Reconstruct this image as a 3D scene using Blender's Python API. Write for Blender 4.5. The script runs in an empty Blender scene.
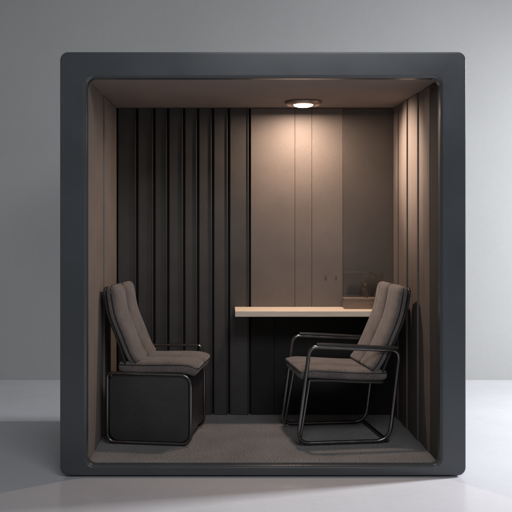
import bpy, bmesh, math
from mathutils import Vector
S = bpy.context.scene
COL = S.collection
PI = math.pi
# ---------------------------------------------------------------- materials
def mat(name, col, rough=0.5, metal=0.0, nscale=6, namt=0.08, bscale=None, bstr=0.1, bdist=0.001, stretch=(1,1,1), rvar=0.0, sheen=0.0, coat=0.0, fine=None):
    m = bpy.data.materials.new(name); m.use_nodes = True
    nt = m.node_tree; N = nt.nodes; L = nt.links
    b = N['Principled BSDF']
    b.inputs['Metallic'].default_value = metal
    b.inputs['Roughness'].default_value = rough
    b.inputs['Sheen Weight'].default_value = sheen
    b.inputs['Coat Weight'].default_value = coat
    b.inputs['Coat Roughness'].default_value = .2
    tc = N.new('ShaderNodeTexCoord'); mp = N.new('ShaderNodeMapping')
    mp.inputs['Scale'].default_value = stretch
    L.new(tc.outputs['Object'], mp.inputs['Vector'])
    n = N.new('ShaderNodeTexNoise'); n.inputs['Scale'].default_value = nscale; n.inputs['Detail'].default_value = 6
    L.new(mp.outputs[0], n.inputs['Vector'])
    r = N.new('ShaderNodeMapRange')
    r.inputs['From Min'].default_value = 0.3; r.inputs['From Max'].default_value = 0.7
    r.inputs['To Min'].default_value = 1-namt; r.inputs['To Max'].default_value = 1+namt
    L.new(n.outputs['Fac'], r.inputs['Value'])
    val = r.outputs[0]
    if fine:
        n3 = N.new('ShaderNodeTexNoise'); n3.inputs['Scale'].default_value = fine[0]; n3.inputs['Detail'].default_value = 3
        L.new(mp.outputs[0], n3.inputs['Vector'])
        r3 = N.new('ShaderNodeMapRange')
        r3.inputs['From Min'].default_value = 0.3; r3.inputs['From Max'].default_value = 0.7
        r3.inputs['To Min'].default_value = 1-fine[1]; r3.inputs['To Max'].default_value = 1+fine[1]
        L.new(n3.outputs['Fac'], r3.inputs['Value'])
        mm = N.new('ShaderNodeMath'); mm.operation = 'MULTIPLY'
        L.new(val, mm.inputs[0]); L.new(r3.outputs[0], mm.inputs[1]); val = mm.outputs[0]
    v = N.new('ShaderNodeVectorMath'); v.operation = 'SCALE'
    v.inputs[0].default_value = col
    L.new(val, v.inputs['Scale']); L.new(v.outputs[0], b.inputs['Base Color'])
    if rvar:
        r2 = N.new('ShaderNodeMapRange'); r2.inputs['From Min'].default_value = 0.3; r2.inputs['From Max'].default_value = 0.7
        r2.inputs['To Min'].default_value = rough-rvar; r2.inputs['To Max'].default_value = rough+rvar
        L.new(n.outputs['Fac'], r2.inputs['Value']); L.new(r2.outputs[0], b.inputs['Roughness'])
    if bscale:
        n2 = N.new('ShaderNodeTexNoise'); n2.inputs['Scale'].default_value = bscale; n2.inputs['Detail'].default_value = 4
        L.new(mp.outputs[0], n2.inputs['Vector'])
        bu = N.new('ShaderNodeBump'); bu.inputs['Strength'].default_value = bstr; bu.inputs['Distance'].default_value = bdist
        L.new(n2.outputs['Fac'], bu.inputs['Height']); L.new(bu.outputs[0], b.inputs['Normal'])
    return m
M = dict(
 floor = mat('polished_floor', (.50,.50,.53), .22, nscale=1.1, namt=.05, rvar=.06, fine=(30,.02)),
 wall = mat('painted_wall', (.43,.435,.435), .85, nscale=.9, namt=.05, bscale=120, bstr=.12, fine=(30,.015)),
 frame = mat('charcoal_paint', (.056,.063,.070), .32, nscale=3, namt=.10, rvar=.06, bscale=500, bstr=.08, bdist=.0005, coat=.25),
 slat = mat('charcoal_felt', (.053,.049,.046), .6, nscale=8, namt=.12, bscale=300, bstr=.3, bdist=.0008, fine=(200,.12)),
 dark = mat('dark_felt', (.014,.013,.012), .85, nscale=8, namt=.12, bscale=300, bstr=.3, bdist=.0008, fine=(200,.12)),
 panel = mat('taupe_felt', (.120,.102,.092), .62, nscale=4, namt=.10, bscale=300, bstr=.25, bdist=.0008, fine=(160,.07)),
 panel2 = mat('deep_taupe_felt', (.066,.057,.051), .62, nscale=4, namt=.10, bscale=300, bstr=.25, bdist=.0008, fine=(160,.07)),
 side = mat('brown_felt', (.125,.104,.093), .75, nscale=5, namt=.10, bscale=300, bstr=.25, bdist=.0008, fine=(160,.07)),
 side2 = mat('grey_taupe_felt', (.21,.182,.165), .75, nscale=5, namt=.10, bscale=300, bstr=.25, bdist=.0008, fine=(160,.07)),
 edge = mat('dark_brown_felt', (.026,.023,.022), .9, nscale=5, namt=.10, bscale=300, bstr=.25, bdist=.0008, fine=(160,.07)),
 ceil = mat('ceiling_felt', (.25,.205,.18), .8, nscale=3, namt=.06, bscale=300, bstr=.2, bdist=.0008),
 carpet = mat('grey_carpet', (.150,.144,.143), .95, nscale=5, namt=.2, bscale=130, bstr=1, bdist=.005, fine=(130,.75), sheen=.2),
 back = mat('dark_backing', (.012,.012,.012), .9),
 table = mat('pale_wood', (.80,.68,.55), .42, nscale=9, namt=.08, stretch=(1,14,14), bscale=60, bstr=.05),
 tubem = mat('black_tube', (.17,.162,.158), .17, metal=.95, nscale=20, namt=.1, rvar=.05),
 plastic = mat('black_plastic', (.020,.019,.019), .33, nscale=15, namt=.12, bscale=700, bstr=.15, bdist=.0005),
 body = mat('graphite_panel', (.038,.037,.038), .40, nscale=6, namt=.18, bscale=300, bstr=.2, bdist=.0006, fine=(160,.2)),
 fabric = mat('taupe_fabric', (.120,.102,.094), .82, nscale=16, namt=.22, bscale=300, bstr=.9, bdist=.002, fine=(260,.5), sheen=.3),
 box = mat('brown_wood_box', (.17,.125,.098), .4, nscale=10, namt=.15, stretch=(1,8,8)),
 white = mat('copper_trim', (.42,.32,.26), .25, metal=.5, nscale=10, namt=.03),
 bronze = mat('bronze_baffle', (.18,.12,.09), .35, metal=.5),
 socket = mat('brown_socket_plastic', (.090,.075,.066), .4),
)
def glass(n, col, r=.03):
    g = bpy.data.materials.new(n); g.use_nodes = True
    b = g.node_tree.nodes['Principled BSDF']; b.inputs['Base Color'].default_value = col
    b.inputs['Roughness'].default_value = r; b.inputs['Transmission Weight'].default_value = 1
    return g
M['glass'] = glass('amber_glass', (.8,.68,.58,1))
M['pane'] = glass('clear_acrylic', (.96,.93,.90,1), .02)
e = bpy.data.materials.new('warm_lamp_glow'); e.use_nodes = True
b = e.node_tree.nodes['Principled BSDF']; b.inputs['Emission Color'].default_value = (1,.86,.70,1); b.inputs['Emission Strength'].default_value = 10
M['glow'] = e
# ---------------------------------------------------------------- helpers
def obj(name, bm, m, parent=None, smooth=False, ang=35):
    bmesh.ops.recalc_face_normals(bm, faces=bm.faces[:])
    me = bpy.data.meshes.new(name); bm.to_mesh(me); bm.free()
    me.materials.append(m)
    if smooth:
        for p in me.polygons: p.use_smooth = True
        me.set_sharp_from_angle(angle=math.radians(ang))
    o = bpy.data.objects.new(name, me); COL.objects.link(o)
    if parent: o.parent = parent
    return o
def tag(o, label, cat, group=None):
    o['label'] = label; o['category'] = cat
    if group: o['group'] = group
    return o
def thing(name, label, cat, loc=(0,0,0), rotz=0, group=None):
    o = bpy.data.objects.new(name, None); COL.objects.link(o); o.empty_display_size = .1
    o.location = loc; o.rotation_euler = (0,0,rotz)
    return tag(o, label, cat, group)
def box(x0,x1,y0,y1,z0,z1,bev=0,bm=None,seg=2):
    t = bmesh.new()
    v = [t.verts.new((x,y,z)) for x in (x0,x1) for y in (y0,y1) for z in (z0,z1)]
    for f in ((0,1,3,2),(4,6,7,5),(0,4,5,1),(2,3,7,6),(0,2,6,4),(1,5,7,3)): t.faces.new([v[i] for i in f])
    bmesh.ops.recalc_face_normals(t, faces=t.faces[:])
    if bev: bmesh.ops.bevel(t, geom=t.edges[:], offset=bev, segments=seg, affect='EDGES', profile=.5)
    if bm is None: return t
    me = bpy.data.meshes.new('tmp'); t.to_mesh(me); t.free(); bm.from_mesh(me); bpy.data.meshes.remove(me)
    return bm
def rr(x0,x1,z0,z1,r,n=10):
    pts = []
    for cx,cz,a0 in ((x1-r,z1-r,0),(x0+r,z1-r,PI/2),(x0+r,z0+r,PI),(x1-r,z0+r,1.5*PI)):
        for i in range(n+1):
            a = a0+PI/2*i/n; pts.append((cx+r*math.cos(a), cz+r*math.sin(a)))
    return pts
def loft(rings, close0=False, close1=False):
    bm = bmesh.new(); R = [[bm.verts.new(p) for p in r] for r in rings]; n = len(R[0])
    for a,b in zip(R,R[1:]):
        for i in range(n): bm.faces.new((a[i],a[(i+1)%n],b[(i+1)%n],b[i]))
    if close0: bm.faces.new(R[0])
    if close1: bm.faces.new(R[-1][::-1])
    return bm
def fillet(P, rad, closed=False, n=8):
    P = [Vector(p) for p in P]; out = []; N = len(P)
    for i,p in enumerate(P):
        if not closed and i in (0,N-1): out.append(p); continue
        a = (P[i-1]-p); c = (P[(i+1)%N]-p); r = rad[i] if isinstance(rad,(list,tuple)) else rad
        la, lc = a.length, c.length; a.normalize(); c.normalize()
        ang = a.angle(c); d = min(r/math.tan(ang/2), la*.49, lc*.49)
        s = p+a*d; t = p+c*d
        for k in range(n+1):
            u = k/n; out.append(s*(1-u)**2 + p*2*u*(1-u) + t*u*u)
    return out
def tube(P, r, closed=False, seg=12, flat=1.0, up=(0,1,0)):
    n = len(P); T = []
    for i in range(n):
        a = P[i-1] if (closed or i>0) else P[i]; b = P[(i+1)%n] if (closed or i<n-1) else P[i]
        T.append((b-a).normalized())
    up = Vector(up)
    if abs(T[0].dot(up))>.9: up = Vector((0,0,1))
    rings = []
    for p,t in zip(P,T):
        s = (up - t*up.dot(t)).normalized(); w = t.cross(s)
        up = s
        rings.append([p + s*r*flat*math.cos(2*PI*k/seg) + w*r*math.sin(2*PI*k/seg) for k in range(seg)])
    if closed: return loft(rings+[rings[0]])
    return loft(rings, True, True)
def sgnpow(v,e): return math.copysign(abs(v)**e, v)
def curve(ctrl):
    C = [Vector((p[0],0,p[1])) for p in ctrl]
    def cr(t):
        k = len(C)-1; f = max(0,min(t*k, k-1e-6)); i = int(f); u = f-i
        p0 = C[max(i-1,0)]; p1 = C[i]; p2 = C[i+1]; p3 = C[min(i+2,k)]
        return .5*((2*p1)+(p2-p0)*u+(2*p0-5*p1+4*p2-p3)*u*u+(3*p1-p0-3*p2+p3)*u**3)
    L = sum((cr((i+1)/40)-cr(i/40)).length for i in range(40))
    def nrm(s):
        t = (cr(min(s+.01,1))-cr(max(s-.01,0))).normalized(); return Vector((t.z,0,-t.x))
    return cr, L, nrm
def pad(ctrl, hw, ht, yc, rw=.035, ne=4.5, groove=(), gd=.004, seg=64, ns=36, crown=.0, edge=.7):
    cr, L, N = curve(ctrl)
    rings = []
    for j in range(ns+1):
        s = .5-.5*math.cos(PI*j/ns)
        s = s*.8 + (j/ns)*.2
        d = min(s,1-s)*L
        fw = rw*(1-math.sqrt(max(0,1-(1-min(d/rw,1))**2)))
        rt = ht*edge*1.3; ft = ht*edge*(1-math.sqrt(max(0,1-(1-min(d/rt,1))**2)))
        p = cr(s); nrm = N(s)
        w = hw-fw; h = ht-ft; ring = []
        for k in range(seg):
            a = 2*PI*k/seg; yy = w*sgnpow(math.cos(a),2/ne); nn = h*sgnpow(math.sin(a),2/ne)
            y01 = yy/hw
            if nn > h*.5:
                nn += crown*(1-y01*y01)*min(1,d/.05)
                for gy in groove: nn -= gd*math.exp(-((y01-gy)/.045)**2)
            ring.append(p+Vector((0,yc+yy,0))+nrm*nn)
        rings.append(ring)
    return loft(rings, True, True)
def piping(ctrl, hw, off, yc, rw=.035, r=.0028):
    cr, L, N = curve(ctrl); P = []
    q = rr(-hw,hw,0.004,L-.004,rw,8)
    out = []
    for i,(a,b) in enumerate(q):
        c,d = q[(i+1)%len(q)]; k = max(1,int(math.hypot(c-a,d-b)/.03))
        for j in range(k): out.append((a+(c-a)*j/k, b+(d-b)*j/k))
    for y,s in out:
        s = s/L; P.append(cr(s)+N(s)*off+Vector((0,yc+y,0)))
    return tube(P, r, True, 8, up=N(.5))
# ---------------------------------------------------------------- setting
o = obj('floor', box(-12,12,-9,2.64,-.1,0), M['floor']); o['kind'] = 'structure'
o = obj('wall', box(-12,12,2.64,2.8,-.1,7), M['wall']); o['kind'] = 'structure'
# ---------------------------------------------------------------- booth
OX0,OX1,OZ0,OZ1 = -.832,1.178,.006,2.104
IX0,IX1,IZ0,IZ1 = -.700,1.052,.056,1.975
BK = 1.14
booth = thing('office_booth', 'open fronted charcoal meeting booth with rounded frame standing on pale floor', 'booth', (.173,.6,0))
BL = Vector((-.173,-.6,0))
def bo(name, bm, m, parent=booth, smooth=False):
    bmesh.ops.translate(bm, verts=bm.verts[:], vec=BL)
    return obj(name, bm, m, parent, smooth)
def ring(x0,x1,z0,z1,r,y): return [(x,y,z) for x,z in rr(x0,x1,z0,z1,r)]
rings = []
def O(i,y): rings.append(ring(OX0+i,OX1-i,OZ0+i,OZ1-i,.040-i*.6,y))
def I(i,y): rings.append(ring(IX0-i,IX1+i,IZ0-i*.8,IZ1+i,.042+i*.6,y))
O(.02,1.21); O(.006,1.208); O(0,1.19); O(0,.008); O(.0009,.0038); O(.0032,.0010); O(.0075,0)
I(.0145,0); I(.0110,.0010); I(.0015,.0105); I(.0,.016); I(0,.055); I(.02,.058)
fr = bo('frame', loft(rings), M['frame'], smooth=True)
wn = fr.modifiers.new('weighted_normal','WEIGHTED_NORMAL'); wn.keep_sharp = True; wn.weight = 100
bo('back_shell', box(OX0+.02,OX1-.02,1.188,1.206,OZ0+.02,OZ1-.02), M['back'])
def backing(n,*a): bo(n, box(*a), M['back'])
bo('floor_carpet', box(IX0-.03,IX1+.03,.056,BK+.04,.02,.054), M['carpet'])
bo('ceiling_panel', box(IX0-.012,IX1+.012,.060,BK+.02,IZ1+.002,IZ1+.03), M['ceil'])
backing('lining', IX0-.05,IX0-.025,.062,1.18,.06,IZ1)
backing('lining', IX1+.045,IX1+.06,.062,1.18,.06,IZ1)
backing('lining', IX0-.02,IX1+.02,BK+.03,BK+.042,.06,IZ1)
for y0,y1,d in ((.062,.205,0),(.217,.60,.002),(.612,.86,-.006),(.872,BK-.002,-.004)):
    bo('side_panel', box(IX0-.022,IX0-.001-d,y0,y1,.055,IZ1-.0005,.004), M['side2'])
ye = [.062,.235,.37,.50,.635,.765,.89,1.01,BK]
for i,(y0,y1) in enumerate(zip(ye,ye[1:])):
    d = (.001 if i==0 else (.003 if i%2 else .008)) - .022*(y0-.06)/1.0
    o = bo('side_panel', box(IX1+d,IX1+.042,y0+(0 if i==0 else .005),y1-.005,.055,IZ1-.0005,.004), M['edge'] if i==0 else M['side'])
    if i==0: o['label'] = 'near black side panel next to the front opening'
edges = [-.695,-.569,-.462,-.375,-.275,-.1875,-.094,.006,.137]
bm = bmesh.new()
for a,c in zip(edges,edges[1:]):
    t = bmesh.new(); x0=a+.006; x1=c-.008
    prof = [(x0,BK+.028),(x0,BK+.004),(x0+.004,BK+.001),(x1-.009,BK-.004),(x1-.006,BK-.012),(x1-.001,BK-.012),(x1,BK-.008),(x1,BK+.028)]
    lo = [t.verts.new((x,y,.056)) for x,y in prof]; hi = [t.verts.new((x,y,IZ1-.001)) for x,y in prof]; n=len(prof)
    for i in range(n): t.faces.new((lo[i],lo[(i+1)%n],hi[(i+1)%n],hi[i]))
    t.faces.new(lo); t.faces.new(hi[::-1])
    me = bpy.data.meshes.new('tmp'); t.to_mesh(me); t.free(); bm.from_mesh(me); bpy.data.meshes.remove(me)
bo('slatted_panel', bm, M['slat'])
bp = [.143,.419,.525,.719,IX1]
for i,(a,c) in enumerate(zip(bp,bp[1:])):
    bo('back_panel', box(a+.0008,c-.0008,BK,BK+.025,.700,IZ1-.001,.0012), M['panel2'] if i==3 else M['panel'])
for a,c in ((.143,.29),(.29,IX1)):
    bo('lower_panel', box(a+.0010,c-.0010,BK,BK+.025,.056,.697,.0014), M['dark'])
def socket(x,z):
    bo('socket', box(x-.007,x+.007,BK-.0022,BK-.0005,z-.012,z+.012,.0008), M['socket'])
socket(.61,.915); socket(.675,.915)
# ---------------------------------------------------------------- ceiling light
LX,LY = .447,.86
lt = thing('ceiling_light', 'round recessed downlight glowing warm white in the booth ceiling', 'ceiling light', (LX,LY,IZ1+.001))
def ringlathe(prof, seg=48):
    return [[(r*math.cos(2*PI*k/seg), r*math.sin(2*PI*k/seg), z) for k in range(seg)] for r,z in prof]
obj('trim_ring', loft(ringlathe([(.086,-.001),(.106,-.001),(.109,-.006),(.106,-.016),(.098,-.022),(.090,-.022),(.080,-.014),(.078,-.003)])), M['white'], lt, True)
obj('baffle', loft(ringlathe([(.0795,-.013),(.076,-.018),(.062,-.020),(.058,-.016),(.058,-.004)])), M['bronze'], lt, True)
obj('lamp_lens', loft(ringlathe([(.0575,-.0185),(.053,-.025),(.035,-.031),(.012,-.033)]),False,True), M['glow'], lt, True)
# ---------------------------------------------------------------- shelf table
tb = thing('wall_table', 'narrow pale wooden table mounted on the booth back wall', 'table', (.54,1.0,.69))
obj('tabletop', box(.042-.54,IX1-.022-.54,.885-1.0,BK-.001-1.0,.006,.041,.003), M['table'], tb)
for x in (.16,.92):
    bm = bmesh.new()
    box(x-.54-.012,x-.54+.012,.95-1,BK-.002-1,-.006,.0055,.001,bm)
    box(x-.54-.012,x-.54+.012,BK-.014-1,BK-.002-1,-.10,-.0065,.001,bm)
    obj('bracket', bm, M['back'], tb)
TZ = .7315
bx = thing('wooden_box', 'small low brown wooden box on the right end of the table', 'box', (.805,1.045,TZ))
obj('body', box(-.095,.095,-.045,.045,0,.056,.003), M['box'], bx)
obj('lid', box(-.097,.097,-.047,.047,.0565,.066,.002), M['box'], bx)
bt = thing('bottle', 'tiny clear glass bottle standing on the brown wooden box', 'bottle', (.845,1.04,TZ+.0665))
obj('body', loft(ringlathe([(.013,0),(.016,.003),(.016,.042),(.012,.052),(.006,.058),(.006,.070)],24),True,True), M['glass'], bt, True)
obj('cap', loft(ringlathe([(.007,.0705),(.007,.084),(.005,.086)],20),True,True), M['socket'], bt, True)
pn = obj('glass_pane', box(-.125,.125,-.002,.002,0,.225,.0012), M['pane'])
pn.location = (.845,1.115,TZ)
tag(pn, 'thin clear glass pane standing upright behind the brown wooden box', 'glass pane')
# ---------------------------------------------------------------- chairs
FZ = .0545
ch = thing('armchair', 'taupe armchair with black tubular armrests and sled base at right, facing left', 'chair', (.640,.65,FZ), PI+math.radians(7))
W = .215
for sy in (-1,1):
    yc = sy*.110
    c_ = [(-.215,.366),(-.05,.370),(.12,.382),(.225,.388),(.278,.378)]
    s = obj('seat_cushion', pad(c_, .107,.032,yc, ne=4.2, groove=(-.5,.5), gd=.0008, crown=.004, rw=.042, edge=.9), M['fabric'], ch, True, 60)
    obj('piping', piping(c_, .1060,-.012,yc,.038), M['plastic'], s, True, 60)
    obj('seat_pan', pad([(.235,.346),(.10,.342),(-.05,.332),(-.20,.326)][::-1], .098,.010,yc,rw=.03), M['plastic'], s, True)
    c_ = [(-.122,.388),(-.164,.44),(-.222,.56),(-.278,.70),(-.308,.856)]
    k = obj('backrest', pad(c_, .105,.031,yc, ne=4.0, groove=(-.5,0,.5), gd=.0022, crown=.006, rw=.052, edge=.92), M['fabric'], ch, True, 60)
    obj('piping', piping(c_, .1045,.002,yc,.050,.0042), M['plastic'], k, True, 60)
    obj('back_shell', pad([(-.176,.365),(-.202,.43),(-.256,.56),(-.313,.70),(-.342,.845)], .106,.010,yc, rw=.05), M['plastic'], k, True)
for sy in (-1,1):
    y = sy*(W+.015)
    P = fillet([(-.275,y,.505),(.228,y,.534),(.296,y,.0125),(-.215,y,.0125)], [.05,.05,.06,.09], True)
    obj('side_frame', tube(P,.0112,True), M['tubem'], ch, True, 60)
    P = fillet([(-.262,y,.518),(-.10,y,.527),(.10,y,.540),(.190,y,.544)], .03)
    obj('armrest', tube(P,.0105,flat=1.25), M['plastic'], ch, True, 60)
    P = [Vector((.225,sy*(W-.006),.350)),Vector((.282,sy*(W+.002),.010))]
    obj('leg', tube(P,.0085), M['tubem'], ch, True, 60)
obj('crossbar', tube([Vector((-.205,-W-.012,.0125)),Vector((-.205,W+.012,.0125))],.0095), M['tubem'], ch, True)
cl = thing('chair', 'armless taupe chair with two padded backs on a dark boxed base at left, facing right', 'chair', (-.396,.62,FZ), math.radians(-8))
for sy in (-1,1):
    yc = sy*.110
    c_ = [(-.18,.416),(-.02,.416),(.12,.420),(.21,.418),(.262,.402)]
    s = obj('seat_cushion', pad(c_, .107,.036,yc, ne=4.2, groove=(-.5,.5), gd=.0008, crown=.004, rw=.042, edge=.9), M['fabric'], cl, True, 60)
    obj('piping', piping(c_, .1060,-.014,yc,.038), M['plastic'], s, True, 60)
    c_ = [(-.072,.432),(-.108,.485),(-.152,.59),(-.198,.71),(-.222,.860)]
    k = obj('backrest', pad(c_, .105,.033,yc, ne=4.0, groove=(-.5,0,.5), gd=.0022, crown=.006, rw=.052, edge=.92), M['fabric'], cl, True, 60)
    obj('piping', piping(c_, .1045,.002,yc,.050,.0042), M['plastic'], k, True, 60)
    obj('back_shell', pad([(-.124,.395),(-.146,.47),(-.188,.59),(-.234,.71),(-.257,.850)], .106,.010,yc, rw=.05), M['plastic'], k, True)
R = []
for y,i in ((-.210,.004),(-.206,0),(.206,0),(.210,.004)):
    R.append([(x,y,z) for x,z in rr(-.225+i,.218-i,.016+i,.384-i,.050)])
obj('base', loft(R,True,True), M['body'], cl, True)
for sy in (-1,1):
    y = sy*.216
    P = fillet([(-.235,y,.384),(.228,y,.384),(.228,y,.0105),(-.235,y,.0105)], [.03,.065,.055,.05], True)
    obj('side_frame', tube(P,.0092,True), M['tubem'], cl, True, 60)
y=.226
P = fillet([(-.17,y,.40),(-.15,y,.478),(.205,y,.482),(.228,y,.40)],[0,.03,.03,0])
obj('seat_rail', tube(P,.0085), M['tubem'], cl, True, 60)
# ---------------------------------------------------------------- lights
def aim(o, t):
    o.rotation_euler = (Vector(t)-o.location).to_track_quat('-Z','Y').to_euler()
def area(name, loc, tgt, sx, sy, en, col):
    l = bpy.data.lights.new(name,'AREA'); l.shape='RECTANGLE'; l.size=sx; l.size_y=sy; l.energy=en; l.color=col
    o = bpy.data.objects.new(name,l); COL.objects.link(o); o.location=loc; aim(o,tgt); return o
k = area('key_light', (5.2,1.15,2.7), (1.6,.5,.0), .5,.5, 270, (.97,.98,1.0)); k.data.spread = math.radians(130)
area('front_fill_light', (.9,-3.2,3.6), (.4,.2,.0), 2.0,1.2, 60, (.93,.95,1.0))
sp = bpy.data.lights.new('downlight_lamp','AREA'); sp.shape='DISK'; sp.size=.10; sp.energy = 14; sp.color=(1,.74,.57)
o = bpy.data.objects.new('downlight_lamp',sp); COL.objects.link(o); o.location=(LX,LY,IZ1-.036)
sp = bpy.data.lights.new('downlight_beam','SPOT'); sp.energy = 80; sp.color=(1,.75,.58); sp.spot_size=math.radians(64); sp.spot_blend=1; sp.shadow_soft_size=.045
o = bpy.data.objects.new('downlight_beam',sp); COL.objects.link(o); o.location=(LX,LY,IZ1-.075)
aim(o,(1.05,.72,1.62))
w = bpy.data.worlds.new('World'); S.world = w; w.use_nodes = True
bg = w.node_tree.nodes['Background']; bg.inputs[0].default_value = (.78,.79,.81,1); bg.inputs[1].default_value = .165
# ---------------------------------------------------------------- camera
cam = bpy.data.cameras.new('camera'); c = bpy.data.objects.new('camera',cam); COL.objects.link(c)
c.location = (0,-4.3,1.262); c.rotation_euler = (PI/2,0,0)
cam.sensor_width = 36; cam.lens = 869/512*36
cam.shift_x = 28/512; cam.shift_y = -34/512; cam.clip_end = 200
S.camera = c
S.view_settings.view_transform='Standard'; S.view_settings.look='None'; S.view_settings.exposure=0
